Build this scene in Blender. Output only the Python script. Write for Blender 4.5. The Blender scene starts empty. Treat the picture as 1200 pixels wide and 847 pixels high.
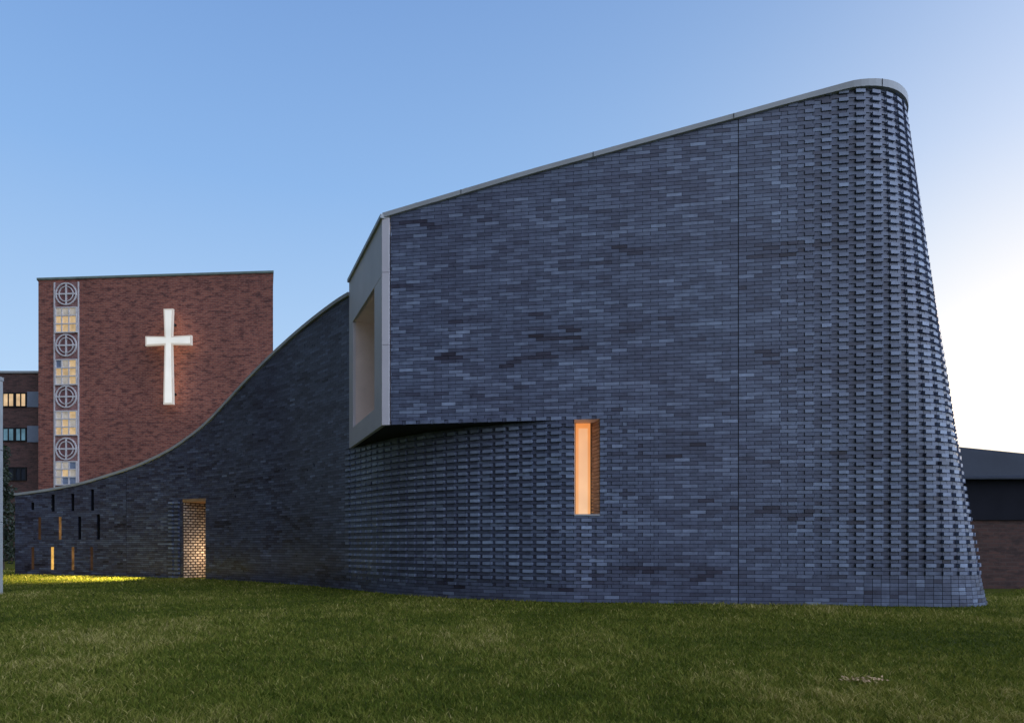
import bpy, math, random
import numpy as np
random.seed(7); rng=np.random.default_rng(7)
S=bpy.context.scene; COL=S.collection
R=math.radians; PI=math.pi
# ------------------------------------------------------------------ helpers
class MB:
    def __init__(s): s.v=[]; s.f=[]; s.m=[]; s.t=[]
    def face(s,pts,m=0,t=.5):
        b=len(s.v); s.v+= [tuple(p) for p in pts]; s.f.append(tuple(range(b,b+len(pts)))); s.m.append(m); s.t.append(t)
    def hexa(s,p,m=0,t=.5,skip=()):
        b=len(s.v); s.v+=[tuple(q) for q in p]
        F=[(0,3,2,1),(4,5,6,7),(0,1,5,4),(1,2,6,5),(2,3,7,6),(3,0,4,7)]
        for i,f in enumerate(F):
            if i in skip: continue
            s.f.append(tuple(b+j for j in f)); s.m.append(m); s.t.append(t)
    def box(s,x0,x1,y0,y1,z0,z1,m=0,t=.5):
        s.hexa([(x0,y0,z0),(x1,y0,z0),(x1,y1,z0),(x0,y1,z0),(x0,y0,z1),(x1,y0,z1),(x1,y1,z1),(x0,y1,z1)],m,t)
    def build(s,name,mats,parent=None,bevel=0):
        me=bpy.data.meshes.new(name); me.from_pydata(s.v,[],s.f)
        if not isinstance(mats,(list,tuple)): mats=[mats]
        for q in mats: me.materials.append(q)
        me.polygons.foreach_set('material_index',s.m)
        a=me.attributes.new('tone','FLOAT','FACE'); a.data.foreach_set('value',s.t)
        me.update()
        o=bpy.data.objects.new(name,me); COL.objects.link(o)
        if parent: o.parent=parent
        if bevel:
            md=o.modifiers.new('bevel','BEVEL'); md.width=bevel; md.segments=2
        return o
def tag(o,label=None,cat=None,group=None,kind=None):
    if label:o['label']=label
    if cat:o['category']=cat
    if group:o['group']=group
    if kind:o['kind']=kind
    return o
def empty(name,loc=(0,0,0),rz=0):
    o=bpy.data.objects.new(name,None); COL.objects.link(o); o.location=loc; o.rotation_euler=(0,0,rz); return o
class NT:
    def __init__(s,name):
        s.mat=bpy.data.materials.new(name); s.mat.use_nodes=True; s.n=s.mat.node_tree.nodes; s.l=s.mat.node_tree.links
        s.b=s.n['Principled BSDF']
    def a(s,t,**k):
        q=s.n.new(t)
        for a,b in k.items(): setattr(q,a,b)
        return q
    def k(s,a,b): s.l.new(a,b)
def ramp(nt,fac,stops):
    r=nt.a('ShaderNodeValToRGB'); e=r.color_ramp.elements
    while len(e)<len(stops): e.new(.5)
    for el,(p,c) in zip(e,stops): el.position=p; el.color=(*c,1)
    nt.k(fac,r.inputs[0]); return r.outputs[0]
def mixc(nt,fac,a,b,mode='MIX'):
    m=nt.a('ShaderNodeMix',data_type='RGBA',blend_type=mode)
    if isinstance(fac,(int,float)): m.inputs[0].default_value=fac
    else: nt.k(fac,m.inputs[0])
    for i,q in ((6,a),(7,b)):
        if isinstance(q,tuple): m.inputs[i].default_value=(*q,1)
        else: nt.k(q,m.inputs[i])
    return m.outputs[2]
def noise(nt,scale,detail=4,vec=None,rough=.55):
    n=nt.a('ShaderNodeTexNoise'); n.inputs['Scale'].default_value=scale; n.inputs['Detail'].default_value=detail; n.inputs['Roughness'].default_value=rough
    if vec is None:
        tc=nt.a('ShaderNodeTexCoord'); vec=tc.outputs['Object']
    nt.k(vec,n.inputs['Vector']); return n.outputs['Fac']
def simple(name,c,rough=.6,var=.2,scale=3,metal=0,emit=None,es=0,bump=0,spec=.5):
    nt=NT(name); f=noise(nt,scale,5); nt.b.inputs['Specular IOR Level'].default_value=spec
    lo=tuple(x*(1-var) for x in c); hi=tuple(min(1,x*(1+var)) for x in c)
    nt.k(ramp(nt,f,[(.3,lo),(.7,hi)]),nt.b.inputs['Base Color'])
    nt.b.inputs['Roughness'].default_value=rough; nt.b.inputs['Metallic'].default_value=metal
    if emit:
        lo=tuple(x*(1-var) for x in emit)
        nt.k(ramp(nt,f,[(.35,lo),(.65,emit)]),nt.b.inputs['Emission Color']); nt.b.inputs['Emission Strength'].default_value=es
    if bump:
        bp=nt.a('ShaderNodeBump'); bp.inputs['Strength'].default_value=bump; bp.inputs['Distance'].default_value=.01
        nt.k(noise(nt,scale*12,4),bp.inputs['Height']); nt.k(bp.outputs[0],nt.b.inputs['Normal'])
    return nt.mat
def brickmat(name,stops,rough=.42):
    nt=NT(name); at=nt.a('ShaderNodeAttribute',attribute_name='tone')
    c=ramp(nt,at.outputs['Fac'],stops)
    n=noise(nt,9,6); c2=mixc(nt,.4,c,ramp(nt,n,[(.3,(.5,.5,.5)),(.7,(1.3,1.3,1.3))]),'MULTIPLY')
    n3=noise(nt,.4,5); c2=mixc(nt,.5,c2,ramp(nt,n3,[(.3,(.85,.76,.78)),(.7,(1.05,1.1,1.1))]),'MULTIPLY')
    nt.k(c2,nt.b.inputs['Base Color'])
    rr=nt.a('ShaderNodeMapRange'); rr.inputs[3].default_value=rough-.1; rr.inputs[4].default_value=rough+.2
    nt.k(n,rr.inputs[0]); nt.k(rr.outputs[0],nt.b.inputs['Roughness'])
    bp=nt.a('ShaderNodeBump'); bp.inputs['Strength'].default_value=.3; bp.inputs['Distance'].default_value=.006
    nt.k(noise(nt,45,4),bp.inputs['Height']); nt.k(bp.outputs[0],nt.b.inputs['Normal'])
    return nt.mat
M_brick=brickmat('dark_ironspot_brick',[(0,(.030,.022,.036)),(.3,(.062,.058,.092)),(.62,(.135,.155,.235)),(1,(.34,.40,.55))],.28)
M_lit=brickmat('lit_doorway_brick',[(0,(.34,.28,.22)),(1,(.6,.5,.4))],.6)  # paler than the wall brick, so lamplight is partly in the colour
M_mortar=simple('dark_mortar',(.016,.018,.030),.9,.3,6)
M_coping=simple('pale_metal_coping',(.40,.40,.41),.45,.12,1.5)
M_panel=simple('pale_stone_panel',(.68,.62,.66),.5,.07,1.2,bump=.1)
M_reveal=simple('tan_reveal_panel',(.70,.58,.54),.6,.1,1.6,emit=(.5,.38,.33),es=.05)  # faint emission added to lighten the panels, not a light source
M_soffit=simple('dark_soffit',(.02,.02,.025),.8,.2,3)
M_joint=simple('sealant',(.01,.01,.013),.8,.2,3)
M_roof=simple('roof_membrane',(.12,.12,.13),.8,.2,2)
M_glassdark=simple('dark_glass',(.03,.035,.05),.08,.2,1)
M_wood=simple('timber_lintel',(.35,.2,.1),.5,.3,5)
# ------------------------------------------------------------------ plan geometry of the chapel
KB=50; CH=3.26/KB; PITCH=.27; SL=.157; KW=24; KD=38
def plane_y(x): return 11.76-SL*(x-3.9)
cps=[(5.4,plane_y(5.4)),(3.9,11.76),(2.6,plane_y(2.6)),(1.5,plane_y(1.5)),(.8,plane_y(.8)),(-.645,12.86),(-1.7,13.56),(-2.7,14.5),(-3.75,15.8),(-5.75,17.95),(-7.1,19.1),(-9.45,20.95),(-12.7,22.5),(-15.3,23.5),(-17.62,24.2),(-20,24.8)]
pts=[]
for i in range(1,len(cps)-2):
    p0,p1,p2,p3=[np.array(c) for c in cps[i-1:i+3]]
    for t in np.linspace(0,1,40,endpoint=False):
        pts.append(.5*((2*p1)+(-p0+p2)*t+(2*p0-5*p1+4*p2-p3)*t*t+(-p0+3*p1-3*p2+p3)*t**3))
pts.append(np.array(cps[-2])); pts=np.array(pts)
seg=np.hypot(*np.diff(pts,axis=0).T); LU=-np.concatenate([[0],np.cumsum(seg)])
LUr=LU[::-1]; PX=pts[::-1,0]; PY=pts[::-1,1]; UL=LUr[0]
NX,NY=-2.407,12.75
KS=math.hypot(1,SL); UB=(NX-3.9)*KS
HD=math.atan(-SL)
def rx0(z):
    t=min(max(z/8.8,0),1.02); return 7.15+(5.62-7.15)*t**.88, 1.0+.3*t
def rpos(u,z):
    x0,r=rx0(z); us=(x0-3.9)*KS
    if u<=us:
        return 3.9+u/KS, 11.76-SL*u/KS, HD
    c=(x0-r*math.sin(HD), plane_y(x0)+r*math.cos(HD)); TH=R(100)-HD
    a=(u-us)/r
    if a<=TH:
        h=HD+a; return c[0]+r*math.sin(h), c[1]-r*math.cos(h), h
    h=R(100); d=u-us-TH*r
    return c[0]+r*math.sin(h)+d*math.cos(h), c[1]-r*math.cos(h)+d*math.sin(h), h
_pc={}
def pos(u,z,br):
    if u>0 or br=='B':
        x,y,h=rpos(u,z); return x,y,math.sin(h),-math.cos(h)
    if u in _pc: return _pc[u]
    x=float(np.interp(u,LUr,PX)); y=float(np.interp(u,LUr,PY))
    e=.08; x1=np.interp(u-e,LUr,PX); x2=np.interp(u+e,LUr,PX); y1=np.interp(u-e,LUr,PY); y2=np.interp(u+e,LUr,PY)
    d=math.hypot(x2-x1,y2-y1); r=(x,y,float(y2-y1)/d,-float(x2-x1)/d); _pc[u]=r; return r
def P(u,z,br,off=0,zz=None):
    x,y,nx,ny=pos(u,z,br); return (x+nx*off,y+ny*off,z if zz is None else zz)
def u_at(px):
    k=(px-600)/800; f=PX-k*PY; i=int(np.argmax(f>0)); 
    a=f[i-1]; b=f[i]; return float(LUr[i-1]+(LUr[i]-LUr[i-1])*(-a)/(b-a))
HRu=[-6.45,-3.6,0,1.04,1.85,2.6,3.4,6,12]; HRz=[7.19,7.78,8.45,8.65,8.79,8.87,8.9,8.9,8.6]
LTpx=[18,60,100,160,200,238,260,290,320,350,380,410]; LTpy=[578,572,564,545,526,499,476,443,413,386,362,341]
_tx=np.linspace(10,412,300); _ty=np.interp(_tx,LTpx,LTpy); _k=np.ones(21)/21
_typ=np.pad(_ty,10,mode='reflect',reflect_type='odd'); _ty=np.convolve(_typ,_k,'valid')
def smooth_top(px): return float(np.interp(px,_tx,_ty))
_hc={}
def H(u,br):
    if br=='B' or u>=0: return float(np.interp(u,HRu,HRz))
    if u in _hc: return _hc[u]
    x=float(np.interp(u,LUr,PX)); y=float(np.interp(u,LUr,PY)); px=600+800*x/y
    r=1+(640-smooth_top(px))/800*y; _hc[u]=r; return r
U410=u_at(410); UEND=11.0
sm=lambda a,b,x:(lambda t:t*t*(3-2*t))(min(max((x-a)/(b-a),0),1))
UW0=(1.112-3.9)*KS; UW1=(1.56-3.9)*KS
UD0,UD1=u_at(214),u_at(241)
opens=[(UW0,UW1,KW,KB),(UD0,UD1,0,KD)]
slits=[]
for px,ya,yb,lit in [(38,589,598,0),(62,580,598,0),(85,578,598,0),(108,573,597,0),
                 (46,606,631,1),(70,605,631,2),(93,604,631,0),(115,603,632,0),
                 (38,641,667,1),(61,640,668,3),(85,641,668,2),(107,641,668,1)]:
    u0,u1=u_at(px-1.9),u_at(px+1.9); y=float(np.interp(u0,LUr,PY))
    k1=round((1+(640-ya)/800*y)/CH); k0=round((1+(640-yb)/800*y)/CH)
    slits.append((u0,u1,k0,k1,lit)); opens.append((u0,u1,k0,k1))
joints=[0.0,u_at(148)]
JW=.004
def sub(iv,cuts):
    out=[iv]
    for c0,c1 in cuts:
        nx=[]
        for a,b in out:
            if c1<=a or c0>=b: nx.append((a,b)); continue
            if c0>a: nx.append((a,c0))
            if c1<b: nx.append((c1,b))
        out=nx
    return out
from mathutils import noise as mn, Vector
def tone(u,z,q=1):
    b=mn.noise(Vector((u*.45,z*2.2,3.1)))+.6*mn.noise(Vector((u*1.1,z*7.5,9)))
    t=.6+.08*b+random.gauss(0,.09-.03*(1-q))
    if random.random()<q*max(0,.05+.9*(-b-.36)): t-=.28
    if random.random()<.05: t+=.16
    t-=.20*sm(U410+.6,U410-1.2,u)+.05*sm(1.2,0,z)*sm(3,0,u)  # bricks darkened along the curved wall, painting its shade into the tone
    return min(max(t,0),1)
def jut(u,z,br):
    if u>.2:
        return .046*sm(.2,3.0,u)*sm(.35,.7,z)
    if U410-.2<u<-.8:
        if u<-3: a=sm(3.32,3.2,z)
        else: a=sm(3.7,2.9,z)
        return .044*sm(-.9,-4.0,u)*a*sm(.1,.5,z)
    if UD0-.55<u<UD0: return .05 if z<2.4 else 0
    return 0.0
def brick(mb,u0,u1,z0,z1,br,off,tn_,g=.004,m=0,back=-.03):
    a=u0+g; b=u1-g
    if b-a<.012: return
    zb=z0+g; zt=z1-g
    za=min(zt,H(a,br)-.02); zc=min(zt,H(b,br)-.02)
    if za<=zb+.01 and zc<=zb+.01: return
    za=max(za,zb+.002); zc=max(zc,zb+.002)
    A=pos(a,z0,br); B=pos(b,z0,br)
    def q(Pt,o,z): return (Pt[0]+Pt[2]*o,Pt[1]+Pt[3]*o,z)
    o=off+random.gauss(0,.001)
    mb.hexa([q(A,o,zb),q(B,o,zb),q(B,back,zb),q(A,back,zb),q(A,o,za),q(B,o,zc),q(B,back,zc),q(A,back,za)],m,min(max(tn_,0),1),skip=(4,))
HB=PITCH*.5
def course(mb,k,ua,ub,br,okcuts):
    z0=k*CH; z1=z0+CH
    cuts=[(a,b) for a,b,k0,k1 in okcuts if k0<=k<k1]
    jc=[(j-JW,j+JW) for j in joints]
    off=.5*PITCH if k%2 else 0
    i0=math.floor((ua-off)/PITCH); i1=math.ceil((ub-off)/PITCH)
    for i in range(i0,i1):
        c0=off+i*PITCH; s=max(c0,ua); e=min(c0+PITCH,ub)
        if e<=s: continue
        mid=(s+e)/2
        if z0>max(H(s,br),H(e,br)): continue
        j=jut(c0+.5*PITCH,z0,br); jn=j/.046
        TO=PITCH*(.6 if mid>0 else .72)
        if j>.003:
            if k%2==0: raw=[(c0,c0+TO,j,.22*jn),(c0+TO,c0+PITCH,-.5*j,-.16*jn)]  # highlight and gap shade painted in: projecting bricks lighter, recessed ones darker
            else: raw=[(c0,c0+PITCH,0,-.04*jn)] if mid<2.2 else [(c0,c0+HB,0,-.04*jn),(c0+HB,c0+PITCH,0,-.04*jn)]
            parts=[]
            for a,b,o,dt in raw:
                a=max(a,ua); b=min(b,ub)
                if b>a: parts.append((a,b,o,dt))
        elif mid>2: parts=[(s,min(c0+HB,e),0,0),(max(s,c0+HB),e,0,0)]
        else: parts=[(s,e,0,0)]
        for a,b,o,dt in parts:
            for a2,b2 in sub((a,b),cuts+jc):
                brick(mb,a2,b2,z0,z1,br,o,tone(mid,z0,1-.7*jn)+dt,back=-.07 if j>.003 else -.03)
        for a2,b2 in sub((s,e),cuts):
            n=2 if b2-a2>.15 and mid>1 else 1
            for q in range(n):
                a3=a2+(b2-a2)*q/n; b3=a2+(b2-a2)*(q+1)/n
                za=min(z1,H(a3,br)); zb=min(z1,H(b3,br))
                if za<=z0 and zb<=z0: continue
                za=max(za,z0); zb=max(zb,z0)
                d=-.009-.75*j
                mb.face([P(a3,z0,br,d),P(b3,z0,br,d),P(b3,z1,br,d,zb),P(a3,z1,br,d,za)],1)
chapel=empty('chapel'); tag(chapel,'large dark blue grey brick chapel with sweeping curved wall and leaning rounded end','chapel')
front=MB(); curv=MB()
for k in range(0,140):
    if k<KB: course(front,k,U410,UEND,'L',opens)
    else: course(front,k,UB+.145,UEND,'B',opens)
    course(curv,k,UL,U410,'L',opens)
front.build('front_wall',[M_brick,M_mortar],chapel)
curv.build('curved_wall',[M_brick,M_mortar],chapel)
for j in joints:
    mb=MB(); br='L' if j<0 else 'B'
    mb.face([P(j-.006,.0,br,-.004),P(j+.006,.0,br,-.004),P(j+.006,1,br,-.004,H(j,br)-.05),P(j-.006,1,br,-.004,H(j,br)-.05)])
    mb.build('expansion_joint',M_joint,chapel)
def coping(us,br,name):
    mb=MB(); secs=[]
    for u in us:
        z=H(u,br); oo=.045+.05*sm(1,3,u); x,y,nx,ny=pos(u,min(z,8.9) if u>0 else z,br)
        secs.append([(x+nx*oo,y+ny*oo,z-.085-.05*sm(.5,3,u)),(x+nx*oo,y+ny*oo,z),(x-nx*.45,y-ny*.45,z-.02),(x-nx*.45,y-ny*.45,z-.12)])
    for a,b in zip(secs,secs[1:]):
        for i in range(4):
            j=(i+1)%4; mb.face([a[i],b[i],b[j],a[j]])
    mb.face(secs[0][::-1]); mb.face(secs[-1])
    return mb.build(name,M_coping,chapel)
usB=list(np.arange(UB,1.6,.5))+list(np.arange(1.6,UEND,.12))
cpo=coping(usB,'B','coping'); coping(list(np.arange(UL,U410+.01,.25)),'L','coping')
for u in np.arange(UB+1.5,3,2.4):
    mb=MB(); z=H(u,'B'); oo=.048+.05*sm(1,3,u)
    mb.face([P(u-.006,z,'B',oo+.002,z-.085-.05*sm(.5,3,u)),P(u+.006,z,'B',oo+.002,z-.085-.05*sm(.5,3,u)),P(u+.006,z,'B',oo+.002,z),P(u-.006,z,'B',oo+.002,z)])
    mb.build('seam',M_joint,cpo)
mb=MB(); us=np.arange(UL,U410+.2,.4)
for a,b in zip(us,us[1:]):
    ha,hb=H(a,'L')-.11,H(b,'L')-.11; zl=0
    if b>UD0-.3 and a<UD1+.3: zl=KD*CH+.05
    mb.face([P(a,0,'L',-.44,zl),P(a,ha,'L',-.44),P(b,hb,'L',-.44),P(b,0,'L',-.44,zl)])
a=UL; ha=H(a,'L')-.02; mb.face([P(a,0,'L',.0),P(a,ha,'L',0),P(a,ha,'L',-.44),P(a,0,'L',-.44)])
e0=P(UEND,0,'B'); e1=P(UEND,8.4,'B')
bl=(-5.06,18.5)
mb.face([e0,e1,(bl[0],bl[1],6.6),(bl[0],bl[1],0)])
mb.face([(-3.75,15.8,0),(-3.75,15.8,6.6),(bl[0],bl[1],6.6),(bl[0],bl[1],0)])
mb.build('rear_wall',M_mortar,chapel)
mb=MB(); us=list(np.linspace(UB,UEND,60))
for i,(a,b) in enumerate(zip(us,us[1:])):
    fa=P(a,8.6,'B',-.3,H(a,'B')-.3); fb=P(b,8.6,'B',-.3,H(b,'B')-.3)
    c=lambda i:(bl[0]+(e1[0]-bl[0])*i/59,bl[1]+(e1[1]-bl[1])*i/59,6.6+(8.2-6.6)*i/59)
    mb.face([fa,fb,c(i+1),c(i)])
mb.build('roof',M_roof,chapel)
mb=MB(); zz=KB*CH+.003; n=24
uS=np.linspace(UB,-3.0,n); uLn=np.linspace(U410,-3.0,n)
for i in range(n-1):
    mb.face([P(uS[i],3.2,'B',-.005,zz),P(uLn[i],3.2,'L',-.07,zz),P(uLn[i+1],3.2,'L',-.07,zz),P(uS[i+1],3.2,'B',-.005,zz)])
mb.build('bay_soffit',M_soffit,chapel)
# window bay
N=np.array([NX,NY]); F=np.array([-3.75,15.8]); e=F-N; Ln=np.linalg.norm(e); e=e/Ln; nn=np.array([-e[1],e[0]])
if nn[0]>0: nn=-nn
def bp(s,d,z): q=N+e*s+nn*d; return (q[0],q[1],z)
def bbox(mb,s0,s1,d0,d1,z0,z1,m=0):
    mb.hexa([bp(s0,d1,z0),bp(s1,d1,z0),bp(s1,d0,z0),bp(s0,d0,z0),bp(s0,d1,z1),bp(s1,d1,z1),bp(s1,d0,z1),bp(s0,d0,z1)],m)
Z0=KB*CH; ZT=7.10; o0,o1=.2*Ln,.86*Ln; q0,q1=3.68,6.06
bay=MB(); g=.006
for (s0,s1,z0,z1) in [(0,o0-g,Z0,q1-g),(o1+g,Ln,Z0,q1-g),(o0,o1,Z0,q0),(0,Ln*.5-g,q1+.0,ZT),(Ln*.5,Ln,q1+.0,ZT)]:
    bbox(bay,s0,s1,-.05,.02,z0,z1)
u0,u1=UB-.02,UB+.125
for z0,z1 in [(Z0,4.75),(4.756,6.1),(6.106,7.12)]:
    bay.hexa([P(u0,z0,'B',.02,z0),P(u1,z0,'B',.02,z0),P(u1,z0,'B',-.06,z0),P(u0,z0,'B',-.06,z0),P(u0,z0,'B',.02,z1),P(u1,z0,'B',.02,z1),P(u1,z0,'B',-.06,z1),P(u0,z0,'B',-.06,z1)])
bayo=bay.build('window_bay',M_panel,chapel,bevel=.006)
mb=MB(); D=-.62
mb.face([bp(o0,-.04,q0),bp(o0,-.04,q1),bp(o0,D,q1),bp(o0,D,q0)]); mb.face([bp(o1,-.04,q0),bp(o1,-.04,q1),bp(o1,D,q1),bp(o1,D,q0)])
mb.face([bp(o0,-.04,q1),bp(o1,-.04,q1),bp(o1,D,q1),bp(o0,D,q1)]); mb.face([bp(o0,-.04,q0),bp(o1,-.04,q0),bp(o1,D,q0),bp(o0,D,q0)])
mb.build('reveal',M_reveal,bayo)
mb=MB(); mb.face([bp(o0,D+.01,q0),bp(o1,D+.01,q0),bp(o1,D+.01,q1),bp(o0,D+.01,q1)]); mb.build('glass',M_glassdark,bayo)
for s in (o0+.03,(o0+o1)/2,o1-.03):
    mb=MB(); bbox(mb,s-.03,s+.03,D+.011,D+.07,q0,q1); mb.build('mullion',M_joint,bayo)
for z0,z1 in ((Z0,q0),(q1,ZT)):
    mb=MB(); mb.face([bp(0,-.055,z0),bp(Ln,-.055,z0),bp(Ln,-.055,z1),bp(0,-.055,z1)]); mb.build('backing',M_joint,bayo)
mb=MB(); bbox(mb,-.05,Ln+.02,-.45,.06,ZT,ZT+.075); mb.build('bay_coping',M_coping,bayo)
# tall slit window
def warm(name,c0,c1,st,axis=2,z0=0,z1=1):
    nt=NT(name); tc=nt.a('ShaderNodeTexCoord'); sp=nt.a('ShaderNodeSeparateXYZ'); nt.k(tc.outputs['Object'],sp.inputs[0])
    mr=nt.a('ShaderNodeMapRange'); mr.inputs[1].default_value=z0; mr.inputs[2].default_value=z1; nt.k(sp.outputs[axis],mr.inputs[0])
    c=ramp(nt,mr.outputs[0],[(0,c0),(1,c1)])
    c=mixc(nt,.5,c,ramp(nt,noise(nt,4,3),[(.3,(.75,.75,.75)),(.7,(1,1,1))]),'MULTIPLY')
    nt.k(c,nt.b.inputs['Emission Color']); nt.b.inputs['Emission Strength'].default_value=st
    nt.b.inputs['Base Color'].default_value=(.25,.17,.12,1); nt.b.inputs['Roughness'].default_value=.6
    return nt.mat
M_glow=warm('lit_plaster',(1,.47,.17),(1,.34,.085),.85,2,1.5,3.3)
M_glow2=warm('lit_pale_panel',(1,.62,.36),(1,.50,.24),.9,2,1.5,3.3)
zb,zt=KW*CH,KB*CH
win=MB(); dp=-.42
W=lambda u,d,z:P(u,z,'L',d)
win.face([W(UW0,-.0,zb),W(UW0,-.0,zt),W(UW0,dp,zt),W(UW0,dp,zb)])
win.face([W(UW0,0,zt),W(UW1,0,zt),W(UW1,dp,zt),W(UW0,dp,zt)]); 
wf=win.build('slit_window',M_reveal,chapel)
mb=MB()
mb.hexa([W(UW0,.015,zb-.02),W(UW1,.015,zb-.02),W(UW1,dp,zb-.02),W(UW0,dp,zb-.02),W(UW0,.015,zb+.01),W(UW1,.015,zb+.01),W(UW1,dp,zb+.02),W(UW0,dp,zb+.02)]); mb.build('sill',M_coping,wf)
mb=MB()
for k in range(KW,KB):
    z=k*CH
    for i in range(3):
        d0=-.02-.13*i; d1=d0-.13; ins=.008+.05*i; in1=ins+.05; gg=.004
        mb.hexa([W(UW1-ins,d0-.004,z+gg),W(UW1+.03,d0-.004,z+gg),W(UW1+.03,d1+.004,z+gg),W(UW1-in1,d1+.004,z+gg),W(UW1-ins,d0-.004,z+CH-gg),W(UW1+.03,d0-.004,z+CH-gg),W(UW1+.03,d1+.004,z+CH-gg),W(UW1-in1,d1+.004,z+CH-gg)],0,random.random())
mb.build('brick_jamb',brickmat('warm_lit_jamb_brick',[(0,(.30,.19,.13)),(1,(.5,.33,.22))],.6),wf)  # orange tan colour carries the window's warm light on the jamb
mb=MB(); mb.face([W(UW0,dp+.01,zb),W(UW1,dp+.01,zb),W(UW1,dp+.01,zt),W(UW0,dp+.01,zt)]); mb.build('pane',M_glow,wf)
mb=MB(); mb.face([W(UW0+.09,dp+.02,zb+.03),W(UW0+.25,dp+.02,zb+.03),W(UW0+.25,dp+.02,zt-.09),W(UW0+.09,dp+.02,zt-.09)]); mb.build('inner_panel',M_glow2,wf)
for a in (UW0+.0,UW0+.29):
    mb=MB(); mb.hexa([W(a,dp+.06,zb),W(a+.018,dp+.06,zb),W(a+.018,dp+.021,zb),W(a,dp+.021,zb),W(a,dp+.06,zt),W(a+.018,dp+.06,zt),W(a+.018,dp+.021,zt),W(a,dp+.021,zt)]); mb.build('frame',M_wood,wf)
M_s=[simple('slit_dark',(.006,.006,.01),.5),simple('slit_dim',(.03,.02,.02),.5,.5,5,emit=(.6,.30,.12),es=.08),simple('slit_warm',(.05,.04,.03),.5,.75,3.5,emit=(.9,.45,.14),es=.26),simple('slit_bright',(.2,.15,.1),.5,.35,4,emit=(1,.58,.12),es=.8)]
for u0,u1,k0,k1,lit in slits:
    z0,z1=k0*CH,k1*CH; mb=MB(); d=-.3
    mb.face([W(u0,-.03,z0),W(u0,-.03,z1),W(u0,d,z1),W(u0,d,z0)]); mb.face([W(u1,-.03,z0),W(u1,-.03,z1),W(u1,d,z1),W(u1,d,z0)])
    mb.face([W(u0,0,z1),W(u1,0,z1),W(u1,d,z1),W(u0,d,z1)]); mb.face([W(u0,0,z0),W(u1,0,z0),W(u1,d,z0),W(u0,d,z0)])
    s_=mb.build('small_slit_window',M_s[lit],chapel)  # reveals of lit slits emit too, standing in for light from the pane
    mb=MB(); mb.face([W(u0,d+.01,z0),W(u1,d+.01,z0),W(u1,d+.01,z1),W(u0,d+.01,z1)]); mb.build('pane',M_s[lit],s_)
# doorway recess lined with brick
zd=KD*CH; A=np.array(pos(UD0,0,'L')[:2]); B=np.array(pos(UD1,0,'L')[:2]); tt=(B-A)/np.linalg.norm(B-A); inn=np.array([-tt[1],tt[0]])
if inn[1]<0: inn=-inn
DD=1.15
def brickpanel(mb,p0,p1,z1,nrm,m=0):
    L=np.linalg.norm(p1-p0); d=(p1-p0)/L; k=0; CQ=.085; BL=.17
    while k*CQ<z1-.01:
        off=BL/2 if k%2 else 0; s=-off
        while s<L:
            a=max(s,0)+.022; b=min(s+BL,L)-.022
            if b>a+.02:
                z0=k*CQ+.017; zz1=min((k+1)*CQ,z1)-.017
                q=lambda t,o,z:(*(p0+d*t+nrm*o),z)
                mb.hexa([q(a,.04,z0),q(b,.04,z0),q(b,0,z0),q(a,0,z0),q(a,.04,zz1),q(b,.04,zz1),q(b,0,zz1),q(a,0,zz1)],m,random.random())
            s+=BL
        k+=1
    q=lambda t,z:(*(p0+d*t+nrm*.004),z)
    mb.face([q(0,0),q(L,0),q(L,z1),q(0,z1)],1)
M_mort2=simple('warm_mortar',(.06,.035,.025),.9,.3,6)  # joints tinted orange for the lamplit look of the lining
mb=MB(); brickpanel(mb,A,A+inn*DD,zd,tt); brickpanel(mb,A+inn*DD,B+inn*DD,zd,-inn); brickpanel(mb,B,B+inn*DD,zd,-tt)
dw=mb.build('doorway',[M_lit,M_mort2],chapel)
mb=MB(); mb.hexa([(*A,zd-.09),(*B,zd-.09),(*(B+inn*DD),zd-.09),(*(A+inn*DD),zd-.09),(*A,zd),(*B,zd),(*(B+inn*DD),zd),(*(A+inn*DD),zd)]); mb.build('lintel',M_wood,dw)
def lamp(name,typ,loc,en,col,r=.05,to=None,ang=70):
    l=bpy.data.lights.new(name,typ); l.energy=en; l.color=col; l.shadow_soft_size=r; o=bpy.data.objects.new(name,l); COL.objects.link(o); o.location=loc
    if to is not None: o.rotation_euler=(Vector(loc)-Vector(to)).to_track_quat('Z','Y').to_euler(); l.spot_size=R(ang); l.spot_blend=.8
    return o
c=A+inn*.78+tt*.55
lamp('doorway_lamp','POINT',(c[0],c[1],.75),26,(1,.74,.48),.12)
A1=A-tt*.7-inn*.8
for dx,en in ((0,2200),(2.4,1200),(4.8,500)):
    m1=A1-tt*dx-inn*.05*dx; tg=m1-tt*.5-inn*1.1
    lamp('grass_pool_spot','SPOT',(m1[0],m1[1],1.6),en,(1,.82,.28),.12,(tg[0],tg[1],0),82)  # added spots without fixtures, making the light pool on the grass
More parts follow.
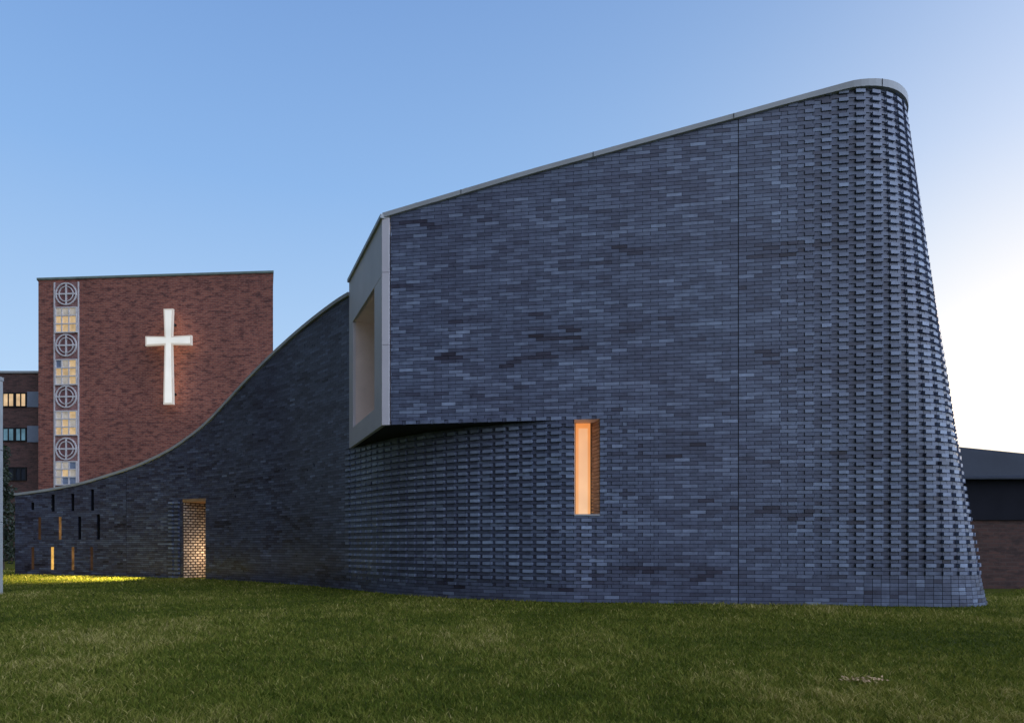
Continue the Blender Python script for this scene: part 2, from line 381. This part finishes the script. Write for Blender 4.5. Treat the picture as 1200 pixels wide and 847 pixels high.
# ------------------------------------------------------------------ red brick tower
def redbrick(name,c1,c2,c3,mort,bw=.34,bh=.115):
    nt=NT(name); tc=nt.a('ShaderNodeTexCoord'); sp=nt.a('ShaderNodeSeparateXYZ'); nt.k(tc.outputs['Object'],sp.inputs[0])
    ad=nt.a('ShaderNodeMath',operation='ADD'); nt.k(sp.outputs[0],ad.inputs[0]); nt.k(sp.outputs[1],ad.inputs[1])
    cb=nt.a('ShaderNodeCombineXYZ'); nt.k(ad.outputs[0],cb.inputs[0]); nt.k(sp.outputs[2],cb.inputs[1])
    br=nt.a('ShaderNodeTexBrick'); nt.k(cb.outputs[0],br.inputs['Vector'])
    br.inputs['Scale'].default_value=1; br.inputs['Brick Width'].default_value=bw; br.inputs['Row Height'].default_value=bh; br.inputs['Mortar Size'].default_value=.012; br.inputs['Bias'].default_value=-.1
    br.inputs['Color1'].default_value=(*c1,1); br.inputs['Color2'].default_value=(*c2,1); br.inputs['Mortar'].default_value=(*mort,1)
    mp=nt.a('ShaderNodeMapping'); nt.k(cb.outputs[0],mp.inputs[0]); mp.inputs['Scale'].default_value=(1/bw*.6,1/bh*.55,1)
    n=noise(nt,1.0,5,mp.outputs[0],.8); c=mixc(nt,ramp(nt,n,[(.48,(0,0,0)),(.6,(1,1,1))]),br.outputs['Color'],c3)
    n2=noise(nt,.25,5); c=mixc(nt,.7,c,ramp(nt,n2,[(.3,(.7,.7,.7)),(.7,(1.2,1.2,1.2))]),'MULTIPLY')
    nt.k(c,nt.b.inputs['Base Color']); nt.b.inputs['Roughness'].default_value=.8
    b=nt.a('ShaderNodeBump'); b.inputs['Strength'].default_value=.5; b.inputs['Distance'].default_value=.02; nt.k(br.outputs['Fac'],b.inputs['Height']); b.invert=True; nt.k(b.outputs[0],nt.b.inputs['Normal'])
    return nt.mat
M_red=redbrick('red_brick',(.42,.135,.09),(.27,.08,.06),(.13,.05,.045),(.36,.22,.18))
M_dkred=redbrick('brown_brick',(.15,.07,.06),(.10,.05,.045),(.06,.035,.035),(.12,.08,.075))
TL=np.array([-31.36,45.2]); TR=np.array([-15.4,44.0]); te=(TR-TL); TW=np.linalg.norm(te); te/=TW
trz=math.atan2(te[1],te[0])
tower=empty('brick_tower',(TL[0],TL[1],0),trz); tag(tower,'red brick tower behind the chapel with a column of lit windows','tower')
def tw(px,py,d=0):
    k=(px-600)/800
    a=(k*TL[1]-TL[0])/(te[0]-k*te[1]); y=TL[1]+te[1]*a
    return a, 1+(640-py)/800*y
TH=18.6
sa0,_=tw(64,400); sa1,_=tw(93.5,400)
def slab(mb,z0,z1,p=0):
    mb.hexa([(-p,-p,z0),(TW+p,-p,z0),(TW-4.6+p,10+p,z0),(-4-p,10+p,z0),(-p,-p,z1),(TW+p,-p,z1),(TW-4.6+p,10+p,z1),(-4-p,10+p,z1)])
mb=MB(); slab(mb,0,TH); mb.build('wall',M_red,tower)
mb=MB(); slab(mb,TH+.002,TH+.14,.07); mb.build('coping',simple('weathered_coping',(.2,.25,.22),.6,.2,2),tower)
M_strip=redbrick('window_strip_panel',(.36,.17,.15),(.28,.12,.115),(.22,.09,.085),(.45,.33,.31),.4,.13)
_,sz1=tw(78,331); _,sz0=tw(78,575)
mb=MB(); mb.box(sa0,sa1,-.05,-.002,sz0,sz1); strip=mb.build('window_strip',M_strip,tower)
M_white=simple('off_white_frame',(.72,.66,.66),.5,.1,4)
for a in (sa0,sa1-.08):
    mb=MB(); mb.box(a,a+.08,-.09,-.051,sz0,sz1); mb.build('border',M_white,strip)
M_wp=[simple('lit_pane_warm',(.3,.25,.2),.3,.35,2.2,emit=(1,.66,.28),es=.55),simple('lit_pane_pale',(.3,.3,.3),.3,.3,2.5,emit=(.8,.68,.52),es=.38),simple('pane_blue',(.1,.13,.2),.2,.3,2.5,emit=(.25,.32,.48),es=.2)]
M_med=simple('medallion_glass',(.20,.09,.09),.35,.3,3)
def window(py0,py1,kinds):
    a0,_=tw(66.5,400); a1,_=tw(91,400); z1=tw(78,py0)[1]; z0=tw(78,py1)[1]
    mb=MB(); w=.06; cols=[0,.3,.64,1]; rows=[0,.34,.67,1]
    for c_ in cols: x=a0+(a1-a0)*c_; mb.box(x-w*.6,x+w*.6,-.14,-.055,z0-.03,z1+.03)
    for r in rows: z=z0+(z1-z0)*r; mb.box(a0-.04,a1+.04,-.15,-.056,z-w*.6,z+w*.6)
    f=mb.build('window',M_white,tower)
    mb=MB()
    for i in range(3):
        for j in range(3):
            x0=a0+(a1-a0)*cols[i];x1=a0+(a1-a0)*cols[i+1]; za=z0+(z1-z0)*rows[j]; zb_=z0+(z1-z0)*rows[j+1]
            mb.face([(x0,-.075,za),(x1,-.075,za),(x1,-.075,zb_),(x0,-.075,zb_)],kinds[(2-j)*3+i])
    mb.build('pane',M_wp,f)
def medallion(py):
    ax,z=tw(78.7,py); r=.74; mb=MB(); n=40
    for (ri,ro) in ((r-.075,r),(r*.66-.025,r*.66+.025)):
        for i in range(n):
            t0,t1=2*PI*i/n,2*PI*(i+1)/n
            q=lambda rr,t,y:(ax+rr*math.cos(t),y,z+rr*math.sin(t))
            mb.hexa([q(ri,t0,-.13),q(ro,t0,-.13),q(ro,t0,-.055),q(ri,t0,-.055),q(ri,t1,-.13),q(ro,t1,-.13),q(ro,t1,-.055),q(ri,t1,-.055)])
    mb.box(ax-.05,ax+.05,-.12,-.056,z-r+.05,z+r-.05); mb.box(ax-r+.05,ax+r-.05,-.121,-.057,z-.05,z+.05)
    f=mb.build('medallion',M_white,tower)
    mb=MB(); mb.face([(ax+(r-.05)*math.cos(2*PI*i/n),-.07,z+(r-.05)*math.sin(2*PI*i/n)) for i in range(n)]); mb.build('pane',M_med,f)
window(361,390,[1,1,1,0,0,0,0,0,0]); window(422,451,[2,1,0,0,0,0,1,1,0]); window(482,510,[1,1,0,1,0,1,0,0,0]); window(541,568,[1,1,2,1,0,1,1,2,2])
for py in (345,405,465,526): medallion(py)
cx,cz=tw(198.7,401); cx+=.42
cross=empty('illuminated_cross',(TL[0]+te[0]*cx,TL[1]+te[1]*cx,0),trz); tag(cross,'tall white glowing cross mounted on the red brick tower','cross')
zt_,zb_=tw(198,365.5)[1]-.1,tw(198,476)[1]-.05; hw0=.25; hw1=.35; al=1.53
za=cz-.15
def outline(g=0):
    return [(-hw1*.9+g,zt_-g),(-hw0+g,za+hw0*1.05-g),(-al+g,za+hw0*1.25-g),(-al+g,za-hw0*1.25+g),(-hw0+g,za-hw0*1.05+g),(-hw1*.95+g,zb_+g),(hw1*.95-g,zb_+g),(hw0-g,za-hw0*1.05+g),(al-g,za-hw0*1.25+g),(al-g,za+hw0*1.25-g),(hw0-g,za+hw0*1.05-g),(hw1*.9-g,zt_-g)]
def crossmesh(name,g,y0,y1,mat):
    mb=MB(); O=outline(g); n=len(O)
    idx=[[0,1,10,11],[1,2,3,4],[1,4,7,10],[7,8,9,10],[4,5,6,7]]
    for y in (y0,y1):
        for f in idx: mb.face([(O[i][0],y,O[i][1]) for i in f])
    for i in range(n):
        j=(i+1)%n; mb.face([(O[i][0],y0,O[i][1]),(O[j][0],y0,O[j][1]),(O[j][0],y1,O[j][1]),(O[i][0],y1,O[i][1])])
    return mb.build(name,mat,cross)
crossmesh('frame',0,-.85,-.68,simple('cross_frame',(.65,.6,.55),.4,.05,2,emit=(.9,.76,.6),es=.33))
crossmesh('face_panel',.1,-.87,-.851,simple('cross_face',(.75,.74,.7),.4,.2,.45,emit=(1,.95,.84),es=.55))
crossmesh('back_light',.06,-.679,-.64,simple('cross_back_light',(.8,.6,.4),.4,.05,2,emit=(1,.80,.50),es=1.35))
for zz in (zt_-.8,za,zb_+.8):
    mb=MB(); mb.box(-.06,.06,-.638,-.002,zz-.06,zz+.06); mb.build('bracket',M_joint,cross)
# ------------------------------------------------------------------ far left block
ob=empty('office_block',(-48,47,0)); tag(ob,'dark brown brick block at the far left, joined to the red tower','building')
mb=MB(); mb.box(0,16.4,0,9,0,12.9); mb.build('wall',M_dkred,ob)
mb=MB(); mb.box(-.1,16.4,-.1,9.1,12.903,13.05); mb.build('coping',M_coping,ob)
zf=lambda py:1+(640-py)/800*47
Mwarm=simple('office_pane_lit',(.4,.3,.2),.3,.5,1.2,emit=(1,.66,.34),es=.75); Mcyan=simple('office_pane_teal',(.1,.16,.2),.1,.4,1.3,emit=(.25,.5,.65),es=.35); Mgrey=simple('spandrel_panel',(.2,.23,.3),.4,.1,3)
def xo(px): return (px-600)/800*47+48
for (pa,pb,ya,yb,mat) in [(4,17,461,476,Mwarm),(19,31,461,476,Mwarm),(-12,1,461,476,Mwarm),(4,17,502,516,Mcyan),(19,31,502,516,Mcyan),(-12,1,502,516,Mcyan),(4,17,548,562,M_glassdark),(19,31,548,562,M_glassdark)]:
    mb=MB(); x0,x1,z0,z1=xo(pa),xo(pb),zf(yb),zf(ya)
    for q in ((x0-.05,x0+.03),(x1-.03,x1+.05),((x0+x1)/2-.03,(x0+x1)/2+.03)): mb.box(q[0],q[1],-.09,-.01,z0,z1)
    mb.box(x0-.05,x1+.05,-.1,-.012,z1-.03,z1+.05); mb.box(x0-.05,x1+.05,-.12,-.012,z0-.06,z0)
    f=mb.build('window',M_joint,ob); mb=MB(); mb.face([(x0,-.03,z0),(x1,-.03,z0),(x1,-.03,z1),(x0,-.03,z1)]); mb.build('pane',mat,f)
for ya,yb in ((459,477),(499,518)):
    mb=MB(); mb.box(xo(32.5),xo(47),-.06,-.01,zf(yb),zf(ya)); mb.build('spandrel',Mgrey,ob)
# pale pier at left edge
mb=MB()
for a,b in ((0,1.5),(1.508,3.0),(3.008,4.45)): mb.box(-.85,0,0,.5,a,b)
pier=empty('stone_pier',(-10.66,13.8,0)); tag(pier,'pale stone clad pier cut off by the left edge of the picture','pier')
mb.build('shaft',simple('pier_stone',(.5,.5,.5),.6,.12,2),pier,bevel=.008)
mb=MB(); mb.box(-.89,.01,-.03,.51,4.455,4.53); mb.build('cap',M_coping,pier)
# ------------------------------------------------------------------ low wing on the right
rw=empty('low_wing',(9.3,16.2,0),R(-1.5)); tag(rw,'low brown brick wing with a dark metal roof at the right edge','building')
LW=7
mb=MB(); mb.box(0,LW,0,8,0,1.62); mb.build('wall',redbrick('wing_brick',(.13,.055,.04),(.08,.035,.028),(.05,.024,.02),(.10,.06,.05),.28,.09),rw)
mb=MB(); mb.box(-.02,LW,-.06,8,1.623,2.56); 
mb.build('fascia_band',simple('dark_band',(.018,.018,.025),.8,.15,1.5,spec=.1),rw)
def rz_(x): return 3.5-.105*x
mb=MB()
mb.hexa([(-.1,-.32,2.563),(LW,-.32,2.563),(LW,8,2.563),(-.1,8,2.563),(-.1,-.32,2.60),(LW,-.32,2.60),(LW,8,2.62),(-.1,8,2.62)])
mb.hexa([(-.1,-.30,2.601),(LW,-.30,2.601),(LW,.9,2.601),(-.1,.9,2.601),(-.1,.05,rz_(-.1)),(LW,.05,rz_(LW)),(LW,.9,rz_(LW)),(-.1,.9,rz_(-.1))])
mb.build('roof',simple('dark_metal_roof',(.032,.038,.055),.6,.2,1.5,spec=.25,bump=.2),rw)
# ------------------------------------------------------------------ tree by the left edge
def leaves(mb,c,rad,n,size):
    for _ in range(n):
        d=Vector((random.gauss(0,1),random.gauss(0,1),random.gauss(0,1))).normalized()*(random.random()**.4)
        p=Vector(c)+Vector((d.x*rad[0],d.y*rad[1],d.z*rad[2])); s=size*random.uniform(.6,1.3)
        a=Vector((random.gauss(0,1),random.gauss(0,1),random.gauss(0,1))).normalized()*s; b=a.orthogonal().normalized()*s*.5
        mb.face([p-a,p+b,p+a,p-b],0,random.random())
nt=NT('evergreen_leaves'); at=nt.a('ShaderNodeAttribute',attribute_name='tone'); nt.k(ramp(nt,at.outputs['Fac'],[(0,(.008,.014,.009)),(1,(.035,.05,.022))]),nt.b.inputs['Base Color']); M_leaf=nt.mat
tr=empty('evergreen_tree',(-21.3,28.5,0)); tag(tr,'dark slender evergreen tree between the pale pier and the low end of the chapel','tree')
mb=MB()
for i in range(34):
    z=.5+4.7*i/34; r=.75*(1-i/38)+.12; a=random.random()*6.28
    leaves(mb,(.35*r*math.cos(a),.35*r*math.sin(a),z),(r,r,.28),150,.07)
mb.build('crown',M_leaf,tr)
mb=MB(); n=10
for i in range(n):
    t0,t1=2*PI*i/n,2*PI*(i+1)/n; mb.face([(.1*math.cos(t0),.1*math.sin(t0),0),(.1*math.cos(t1),.1*math.sin(t1),0),(.02*math.cos(t1),.02*math.sin(t1),4.6),(.02*math.cos(t0),.02*math.sin(t0),4.6)])
mb.build('trunk',simple('bark',(.06,.045,.035),.9,.3,10),tr)
# ------------------------------------------------------------------ lawn
nt=NT('lawn_soil'); tc=nt.a('ShaderNodeTexCoord')
n1=noise(nt,.5,6,tc.outputs['Object']); n2=noise(nt,14,6,tc.outputs['Object'],.7)
c=ramp(nt,n1,[(.3,(.07,.09,.012)),(.55,(.12,.13,.02)),(.75,(.19,.17,.035))])
c=mixc(nt,.8,c,ramp(nt,n2,[(.3,(.4,.4,.4)),(.7,(1.5,1.4,1.2))]),'MULTIPLY')
nt.k(c,nt.b.inputs['Base Color']); nt.b.inputs['Roughness'].default_value=1; nt.b.inputs['Specular IOR Level'].default_value=.1
bp_=nt.a('ShaderNodeBump'); bp_.inputs['Strength'].default_value=1; bp_.inputs['Distance'].default_value=.05; nt.k(n2,bp_.inputs['Height']); nt.k(bp_.outputs[0],nt.b.inputs['Normal'])
mb=MB(); mb.face([(-600,-200,0),(600,-200,0),(600,900,0),(-600,900,0)]); tag(mb.build('lawn',nt.mat),'dark green lawn in front of the chapel','lawn',kind='structure')
Nb=400000
Zs=2.9*(30/2.9)**(rng.random(Nb)**1.08)
Xs=(rng.random(Nb)*2-1)*(Zs*.86+.8)
fx=np.concatenate([PX,[5,7.2,8.1,8.4,12,40]]); fy=np.concatenate([PY,[plane_y(5),plane_y(7.2),11.6,13,16,16]])
o=np.argsort(fx); lim=np.interp(Xs,fx[o],fy[o])-.08
lim=np.where(Xs<-17.62,30,lim)
keep=Zs<lim; keep&=~((Xs>-11.6)&(Xs<-10.6)&(Zs>13.8)&(Zs<14.35))
Xs=Xs[keep]; Zs=Zs[keep]; n=len(Xs)
cl=np.array([.9*mn.noise(Vector((float(a)*.35,float(b)*.35,1)))+.6*mn.noise(Vector((float(a)*1.5,float(b)*1.5,5)))+.6*mn.noise(Vector((float(a)*6,float(b)*6,8))) for a,b in zip(Xs,Zs)])
hgt=(.016+.024*rng.random(n)+.020*np.clip(cl,-.6,1))*(1+.03*Zs); hgt=np.clip(hgt,.010,.1)
wd=(.0022+.0020*rng.random(n))*(.55+.13*Zs)
an=rng.random(n)*2*np.pi; la=rng.random(n)*2*np.pi; ln=hgt*(.3+1.2*rng.random(n))
V=np.zeros((n,5,3)); dx=np.cos(an)*wd; dy=np.sin(an)*wd
V[:,0]=np.stack([Xs-dx,Zs-dy,np.zeros(n)],1); V[:,1]=np.stack([Xs+dx,Zs+dy,np.zeros(n)],1)
mx=Xs+np.cos(la)*ln*.3; my=Zs+np.sin(la)*ln*.3
V[:,2]=np.stack([mx+dx*.75,my+dy*.75,hgt*.6],1); V[:,3]=np.stack([mx-dx*.75,my-dy*.75,hgt*.6],1)
V[:,4]=np.stack([Xs+np.cos(la)*ln,Zs+np.sin(la)*ln,hgt],1)
me=bpy.data.meshes.new('grass_blades'); me.vertices.add(n*5); me.vertices.foreach_set('co',V.reshape(-1))
base=np.arange(n)*5
loops=np.stack([base,base+1,base+2,base+3,base+3,base+2,base+4],1).reshape(-1)
me.loops.add(n*7); me.loops.foreach_set('vertex_index',loops.astype(np.int32))
me.polygons.add(n*2); st=np.stack([np.arange(n)*7,np.arange(n)*7+4],1).reshape(-1); me.polygons.foreach_set('loop_start',st.astype(np.int32))
me.update(calc_edges=True)
at=me.attributes.new('tone','FLOAT','FACE'); tv=np.clip(.46+.36*cl+.18*rng.standard_normal(n),0,1); at.data.foreach_set('value',np.repeat(tv,2))
nt=NT('grass_blade'); an_=nt.a('ShaderNodeAttribute',attribute_name='tone')
nt.k(ramp(nt,an_.outputs['Fac'],[(0,(.06,.09,.010)),(.4,(.16,.19,.025)),(.7,(.32,.30,.055)),(1,(.66,.52,.20))]),nt.b.inputs['Base Color']); nt.b.inputs['Roughness'].default_value=.7; nt.b.inputs['Specular IOR Level'].default_value=.08
tl=nt.a('ShaderNodeBsdfTranslucent'); nt.k(nt.b.inputs['Base Color'].links[0].from_socket,tl.inputs[0]); ms_=nt.a('ShaderNodeMixShader'); ms_.inputs[0].default_value=.35
nt.k(nt.b.outputs[0],ms_.inputs[1]); nt.k(tl.outputs[0],ms_.inputs[2]); nt.k(ms_.outputs[0],nt.n['Material Output'].inputs[0])
me.materials.append(nt.mat); go=bpy.data.objects.new('grass',me); COL.objects.link(go); tag(go,'short mixed green and straw coloured grass blades of the lawn','grass',kind='stuff')
lf=MB()
for i in range(70):
    a=random.random()*6.28; r=.11*random.random(); p=Vector((r*math.cos(a)*1.5,r*math.sin(a),.03+.025*random.random())); s=.018
    u=Vector((math.cos(a*3),math.sin(a*3),random.uniform(-.3,.5)))*s; v=Vector((-u.y,u.x,random.uniform(-.01,.01)))*.4
    lf.face([p-u,p+v*.9-u*.2,p+u,p-v+u*.1],0,random.random())
lo=lf.build('fallen_leaves',simple('dry_leaf',(.6,.38,.2),.8,.3,30,spec=.1)); lo.location=(2.55,4.95,0); tag(lo,'small clump of dry brown leaves lying on the lawn at lower right','leaves',kind='stuff')
# ------------------------------------------------------------------ sky
w=bpy.data.worlds.new('World'); S.world=w; w.use_nodes=True; T=w.node_tree; nd=T.nodes; lk=T.links
class WN:
    def a(s,t,**k):
        q=nd.new(t)
        for a,b in k.items(): setattr(q,a,b)
        return q
    def k(s,a,b): lk.new(a,b)
wn=WN(); bg=nd['Background']
tc=wn.a('ShaderNodeTexCoord'); nrm=wn.a('ShaderNodeVectorMath',operation='NORMALIZE'); wn.k(tc.outputs['Generated'],nrm.inputs[0])
sp=wn.a('ShaderNodeSeparateXYZ'); wn.k(nrm.outputs[0],sp.inputs[0])
base=ramp(wn,sp.outputs[2],[(0,(.58,.77,.96)),(.18,(.48,.69,.96)),(.45,(.26,.47,.84)),(.75,(.13,.27,.62)),(1,(.08,.19,.46))])
sun=Vector((.9,1,.12)).normalized()
def dot_(v):
    dt=wn.a('ShaderNodeVectorMath',operation='DOT_PRODUCT'); wn.k(nrm.outputs[0],dt.inputs[0]); dt.inputs[1].default_value=v; return dt.outputs['Value']
def math_(op,a,b):
    m=wn.a('ShaderNodeMath',operation=op)
    for i,q in enumerate((a,b)):
        if isinstance(q,(int,float)): m.inputs[i].default_value=q
        else: wn.k(q,m.inputs[i])
    return m.outputs[0]
dt=dot_(sun); dpos=math_('MAXIMUM',dt,0)
g1=math_('POWER',dpos,13); g2=math_('POWER',dpos,2.5); g4=math_('POWER',dpos,40)
g3=math_('POWER',math_('MAXIMUM',dot_(Vector((.85,-.62,.5)).normalized()),0),2.5)  # added sky lobe behind the camera, fill light for the front wall
az=wn.a('ShaderNodeMapRange'); az.inputs[1].default_value=-.6; az.inputs[2].default_value=-.03; az.inputs[3].default_value=.04; az.inputs[4].default_value=.97; wn.k(dot_(Vector((.8,.6,0))),az.inputs[0])  # dims the unseen sky at back left to deepen the curved wall's shade
vm=wn.a('ShaderNodeVectorMath',operation='SCALE'); wn.k(base,vm.inputs[0]); wn.k(az.outputs[0],vm.inputs['Scale'])
def scaled(col,f):
    v=wn.a('ShaderNodeVectorMath',operation='SCALE'); v.inputs[0].default_value=col; wn.k(f,v.inputs['Scale']); return v.outputs[0]
def add(a,b):
    v=wn.a('ShaderNodeVectorMath',operation='ADD'); wn.k(a,v.inputs[0]); wn.k(b,v.inputs[1]); return v.outputs[0]
tot=add(add(vm.outputs[0],scaled((.66,.42,.14),g1)),scaled((.08,.08,.03),g2))
tot=add(tot,scaled((.1,.0,-.12),g4))
tot=add(tot,scaled((1.35,1.5,1.85),g3))
sky=wn.a('ShaderNodeTexSky',sky_type='NISHITA'); sky.sun_disc=False; sky.sun_elevation=R(4); sky.sun_rotation=math.atan2(sun.x,sun.y)
v=wn.a('ShaderNodeVectorMath',operation='SCALE'); wn.k(sky.outputs[0],v.inputs[0]); v.inputs['Scale'].default_value=.010
tot=add(tot,v.outputs[0])
wn.k(tot,bg.inputs['Color']); bg.inputs['Strength'].default_value=1.0
sl=bpy.data.lights.new('sun','SUN'); sl.energy=.35; sl.angle=R(12); sl.color=(1,.78,.58); so=bpy.data.objects.new('sun',sl); COL.objects.link(so)
so.rotation_euler=Vector((sun.x,sun.y,.2)).to_track_quat('Z','Y').to_euler()
# ------------------------------------------------------------------ camera
cam=bpy.data.cameras.new('camera'); co=bpy.data.objects.new('camera',cam); COL.objects.link(co); co.location=(0,0,1.0); co.rotation_euler=(R(90),0,0)
cam.lens=24; cam.sensor_width=36; cam.shift_y=(640-423.5)/1200; cam.clip_end=3000; cam.clip_start=.05
S.camera=co
S.view_settings.view_transform='Standard'; S.view_settings.look='None'; S.view_settings.exposure=0
